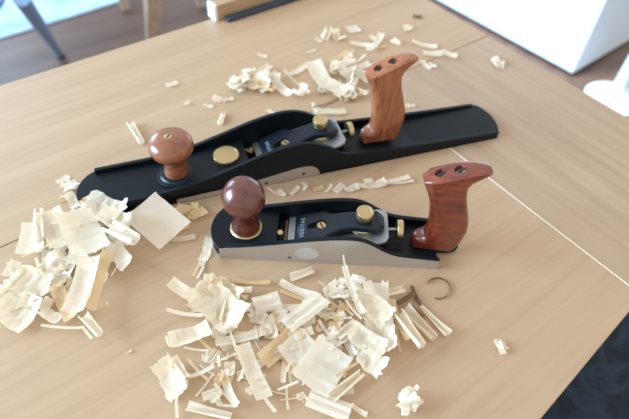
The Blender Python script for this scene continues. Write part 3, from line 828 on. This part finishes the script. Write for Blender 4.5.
S('crumple', 398, 402, 424, 412, 0, 'crumpled shaving alone at the bottom edge of the picture right of the front pile', flat=.8, n=5)
S('curl', 412, 391, 418, 386, 4, 'small nub standing on the bottom edge crumpled shaving', z0=14, z1=17)
S('crumple', 494, 346, 507, 346, 0, 'lone crumpled chip on the bare right part of the table', flat=.8)
S('strip', 194, 277, 206, 242, 2.5, 'long thin strip sloping from the smaller plane toe towards the front pile', 'shave2', zg=1)
S('strip', 198, 280, 210, 243, 2.5, 'second thin strip beside the smaller plane toe, right of the long one', 'shave', zg=1)
S('curl', 201, 268, 205, 250, 3, 'thin curved shaving hanging from the smaller plane toe')
S('wave', 203, 262, 210, 238, 8, 'frayed fan of shaving against the smaller plane toe', 'shave', rag=.7)

fill(GF, LF, [(250, 335, 60, 45, 2), (330, 330, 60, 50, 3), (205, 350, 35, 45, 1), (300, 385, 70, 20, 1)], ['stick', 'stick', 'stick', 'strip', 'curl'], 60, 77)

# --- left pile
fill(GL, LL, [(25, 285, 32, 26, 2), (70, 265, 26, 34, 1.8), (98, 225, 28, 22, 1.6), (50, 240, 20, 18, .8), (120, 250, 14, 14, .5)],
     ['stick', 'strip', 'wave', 'wave', 'crumple', 'crumple', 'curl'], 46, 11)
S('wave', 1, 300, 34, 318, 34, 'broad pale sheet at the far left edge of the picture', 'shave', crink=1., rag=.15)
S('wave', 12, 275, 48, 290, 26, 'crumpled shaving above the broad pale sheet at the left edge', 'shave', crink=2.6, rag=.5)
S('wave', 40, 262, 70, 276, 24, 'ragged crumpled shaving in the middle of the left pile', 'shave', crink=2.6, rag=.5)
S('wave', 55, 285, 72, 320, 12, 'slim torn shaving beside the white column of the left pile', 'shave2', rag=.4)
S('sheet', 29, 254, 36, 222, 22, 'squarish white shaving at the upper left of the left pile', 'shave', roll=.9, sink=.2)
S('tube', 38, 240, 39, 210, 18, 'rolled shaving standing up from the squarish white one in the left pile', 'shave', sink=.3)
S('sheet', 48, 212, 64, 246, 22, 'rounded white sheet second from the top left of the left pile', 'shave', roll=1.1, sink=.2)
S('sheet', 73, 212, 92, 252, 30, 'largest smooth white sheet in the left pile below the long plane toe', 'shave', roll=.8, tilt=-.15, sink=.2)
S('wave', 86, 200, 122, 212, 24, 'crumpled shaving lying over the toe of the long plane', 'shave', crink=2.4, rag=.45, sink=.15)
S('wave', 100, 214, 130, 224, 18, 'ragged shaving on the near edge of the long plane toe', 'shave', crink=2.2, rag=.4, sink=.2)
S('tube', 108, 226, 135, 240, 26, 'thick rolled shaving left of the square sheet', 'shave', sink=.2)
S('wave', 112, 244, 128, 266, 14, 'frayed shaving at the right end of the left pile', 'shave', rag=.7, crink=1.5)
S('sheet', 94, 262, 76, 318, 19, 'white column-like shaving running down the right of the left pile', 'shave', roll=1.3, sink=.2)
S('sheet', 108, 252, 90, 310, 10, 'pale tan strip along the right flank of the white column-like shaving', 'shave2', tilt=-.5, sink=.4)
S('tube', 86, 320, 103, 340, 17, 'short rolled shaving below the white column of the left pile', 'shave')
S('stick', 41, 326, 84, 328, 2.6, 'straight level splinter at the bottom of the left pile', 'shave')
S('stick', 83, 328, 92, 339, 2.4, 'short splinter end angled down from the level splinter of the left pile')
S('stick', 22, 258, 66, 235, 1.8, 'thin tan splinter crossing the squarish sheet of the left pile', 'shave2', z0=20, z1=20)
S('stick', 7, 262, 12, 272, 2, 'short upright splinter at the left picture edge', z0=18, z1=10)
S('curl', 100, 307, 108, 303, 4, 'tiny loop right of the white column of the left pile', 'shave2')
S('strip', 57, 183, 69, 176, 6, 'short strip above the left pile near the long plane toe')
S('crumple', 63, 184, 78, 188, 0, 'crumpled shaving left of the long plane toe')
S('crumple', 58, 199, 68, 200, 0, 'smallest crumpled shaving left of the long plane toe, lowest of the cluster', 'shave2')
S('wave', 68, 194, 78, 208, 9, 'torn scrap between the long plane toe and the left pile', rag=.6)
S('sheet', 141, 234, 173, 207, 44, 'large flat square sheet leaning on the near side of the long plane', 'shave', z0=13, z1=18, roll=.12, bend=.12, crink=.2, rag=.03, ridge=.03, tilt=.18)
S('strip', 168, 240, 196, 237, 6, 'wavy strip below the square sheet between the two plane toes')
S('crumple', 184, 206, 198, 220, 0, 'lacy shaving right of the square sheet beside the long plane', 'shave2', flat=.4)
S('strip', 172, 231, 190, 226, 5, 'thin curl of shaving under the right corner of the square sheet', 'shave2')
S('curl', 125, 354, 131, 350, 2, 'tiny curl lying alone between the left pile and the front pile', 'shave2')

fill(GL, LL, [(40, 285, 45, 35, 2), (95, 240, 35, 40, 2)], ['stick', 'stick', 'strip', 'curl', 'wave', 'crumple'], 30, 79)

# --- between the planes
S('strip', 267, 189, 284, 196, 3, 'thin strip just right of the ball knob between the planes')
S('strip', 278, 190, 285, 196, 5, 'short strip second from the ball knob between the planes')
S('strip', 291, 195, 299, 186, 4, 'slanting short strip in the row between the planes')
S('crumple', 300, 188, 308, 184, 0, 'small crumpled chip under the steel patch of the long plane')
S('sheet', 313, 190, 324, 187, 5, 'pale flat chip in the middle of the row between the planes', 'shave2')
S('strip', 325, 193, 332, 184, 3, 'thin slanting strip right of the pale flat chip between the planes')
S('fold', 334, 192, 343, 184, 6, 'folded chip in the row between the planes')
S('wave', 345, 191, 358, 186, 7, 'ragged chip at the left end of the long shaving between the planes', rag=.6)
S('wave', 356, 188, 386, 181, 7, 'long ragged shaving between the planes ahead of the smaller handle', rag=.4)
S('strip', 378, 183, 410, 177, 5, 'straight shaving end pointing right between the planes')
S('stick', 384, 184, 414, 181, 2.5, 'thin splinter under the straight shaving between the planes')
S('crumple', 364, 180, 373, 182, 0, 'small crumpled bit on the long ragged shaving between the planes')
S('stick', 376, 188, 390, 183, 1.6, 'fine splinter below the long ragged shaving between the planes')

# --- behind the long plane
fill(GB, LB, [(256, 80, 26, 12, 1.4), (330, 78, 26, 20, 1.6), (356, 68, 18, 12, .6)], ['stick', 'strip', 'wave', 'wave', 'crumple', 'fold', 'tube'], 34, 23)
S('crumple', 226, 98, 219, 101, 0, 'small torn chip left of the back pile')
S('crumple', 228, 82, 246, 86, 0, 'crumpled shaving at the left end of the back pile')
S('wave', 246, 79, 270, 76, 15, 'large crumpled shaving in the left half of the back pile', crink=2.2, rag=.4)
S('strip', 269, 74, 289, 96, 9, 'broad strip sloping down in the left half of the back pile', roll=1.4)
S('stick', 283, 70, 300, 86, 3, 'slanting splinter in the gap of the back pile')
S('strip', 288, 76, 306, 66, 6, 'pale strip bridging the two halves of the back pile')
S('curl', 296, 96, 304, 88, 7, 'bent strip below the gap of the back pile')
S('strip', 303, 87, 309, 93, 4, 'short strip end right of the bent strip in the back pile')
S('sheet', 312, 62, 328, 88, 15, 'large white sheet at the left of the back pile right half', roll=.8, sink=.3)
S('sheet', 328, 84, 347, 92, 15, 'squarish white sheet in the right half of the back pile', roll=.4, sink=.3)
S('stick', 331, 62, 348, 51, 5, 'tan splinter rising at the top of the back pile', 'shave2')
S('crumple', 345, 58, 354, 58, 0, 'small crumpled chip beside the tan splinter of the back pile')
S('strip', 342, 71, 370, 64, 7, 'pale strip left of the brown tote in the back pile')
S('strip', 355, 70, 368, 82, 6, 'strip disappearing behind the brown tote')
S('strip', 346, 98, 356, 78, 7, 'strip hanging down at the right of the back pile')
S('crumple', 355, 94, 366, 92, 0, 'crumpled chip close to the brown tote front')
S('tube', 313, 112, 346, 112, 11, 'white rolled strip right behind the long plane lever')
S('stick', 314, 108, 342, 97, 1.8, 'brown thin splinter above the white rolled strip', 'brown')
S('strip', 312, 103, 316, 112, 3, 'short strip end standing at the left end of the white rolled strip')
S('strip', 267, 110, 275, 115, 5, 'small chip at the far cheek of the long plane')
S('sheet', 225, 98, 233, 96, 5, 'flat flake beside the torn chip left of the back pile')
for q in [('sheet', 166, 86, 178, 82, 6, 'lone flat chip farthest left on the upper table'),
          ('crumple', 184, 104, 191, 103, 0, 'lone crumbly chip behind the mushroom knob'),
          ('strip', 203, 105, 213, 107, 4, 'lone thin chip right of the crumbly chip behind the mushroom knob'),
          ('wave', 212, 98, 221, 100, 7, 'curled chip left of the back pile near the thin chip'),
          ('tube', 220, 124, 224, 113, 9, 'small rolled chip behind the long plane between knob and lever'),
          ('tube', 130, 123, 142, 143, 12, 'straight rolled stick of shaving left of the mushroom knob'),
          ('strip', 257, 55, 267, 57, 5, 'lone flat chip above the back pile'),
          ('strip', 307, 53, 316, 50, 3, 'faint thin chip above the right half of the back pile'),
          ('strip', 315, 38, 321, 42, 4, 'tiny chip left of the rounded chips at the back'),
          ('tube', 325, 38, 329, 28, 14, 'rounded chip leftmost of three at the back of the table'),
          ('curl', 335, 33, 342, 39, 8, 'curled chip middle of three at the back of the table'),
          ('sheet', 347, 31, 359, 28, 11, 'flat squarish chip rightmost of three at the back of the table'),
          ('strip', 350, 43, 373, 47, 7, 'arched strip behind the brown tote', dict(lat=-.9)),
          ('strip', 369, 52, 382, 34, 6, 'strip leaning across the arched strip behind the brown tote'),
          ('strip', 369, 36, 376, 40, 5, 'short strip beside the leaning strip behind the brown tote'),
          ('stick', 379, 48, 386, 45, 3, 'thin chip right of the leaning strip behind the brown tote', dict(mat='shave2')),
          ('tube', 392, 40, 400, 44, 9, 'small rolled chip above the tip of the brown tote'),
          ('tube', 405, 29, 411, 27, 11, 'round chip near the far right corner of the table'),
          ('sheet', 413, 16, 422, 17, 5, 'dark brown flake farthest up on the table', dict(mat='brown')),
          ('strip', 411, 42, 437, 48, 6, 'upper one of two long strips right of the brown tote tip'),
          ('strip', 423, 54, 443, 54, 8, 'left half of the lower long strip right of the brown tote tip'),
          ('strip', 441, 52, 457, 57, 7, 'right end of the lower long strip right of the brown tote tip'),
          ('strip', 421, 61, 430, 69, 5, 'short slanting strip nearest the brown tote tip'),
          ('strip', 428, 63, 436, 67, 4, 'tiny strip beside the short slanting strip near the brown tote'),
          ('crumple', 491, 64, 505, 63, 0, 'lone rounded crumpled chip on the right end board'),
          ('crumple', 405, 106, 411, 105, 0, 'small chip behind the brown tote on the far rail'),
          ('crumple', 411, 106, 416, 106, 0, 'second small chip right behind the brown tote')]:
    kw = q[7] if len(q) > 7 else {}
    S(*q[:7], **kw)
S('crumple', 246, 151, 254, 150, 0, 'tan tangled shaving caught in the mouth of the long plane', 'shave2', z0=12, z1=12, n=5, flat=.6)
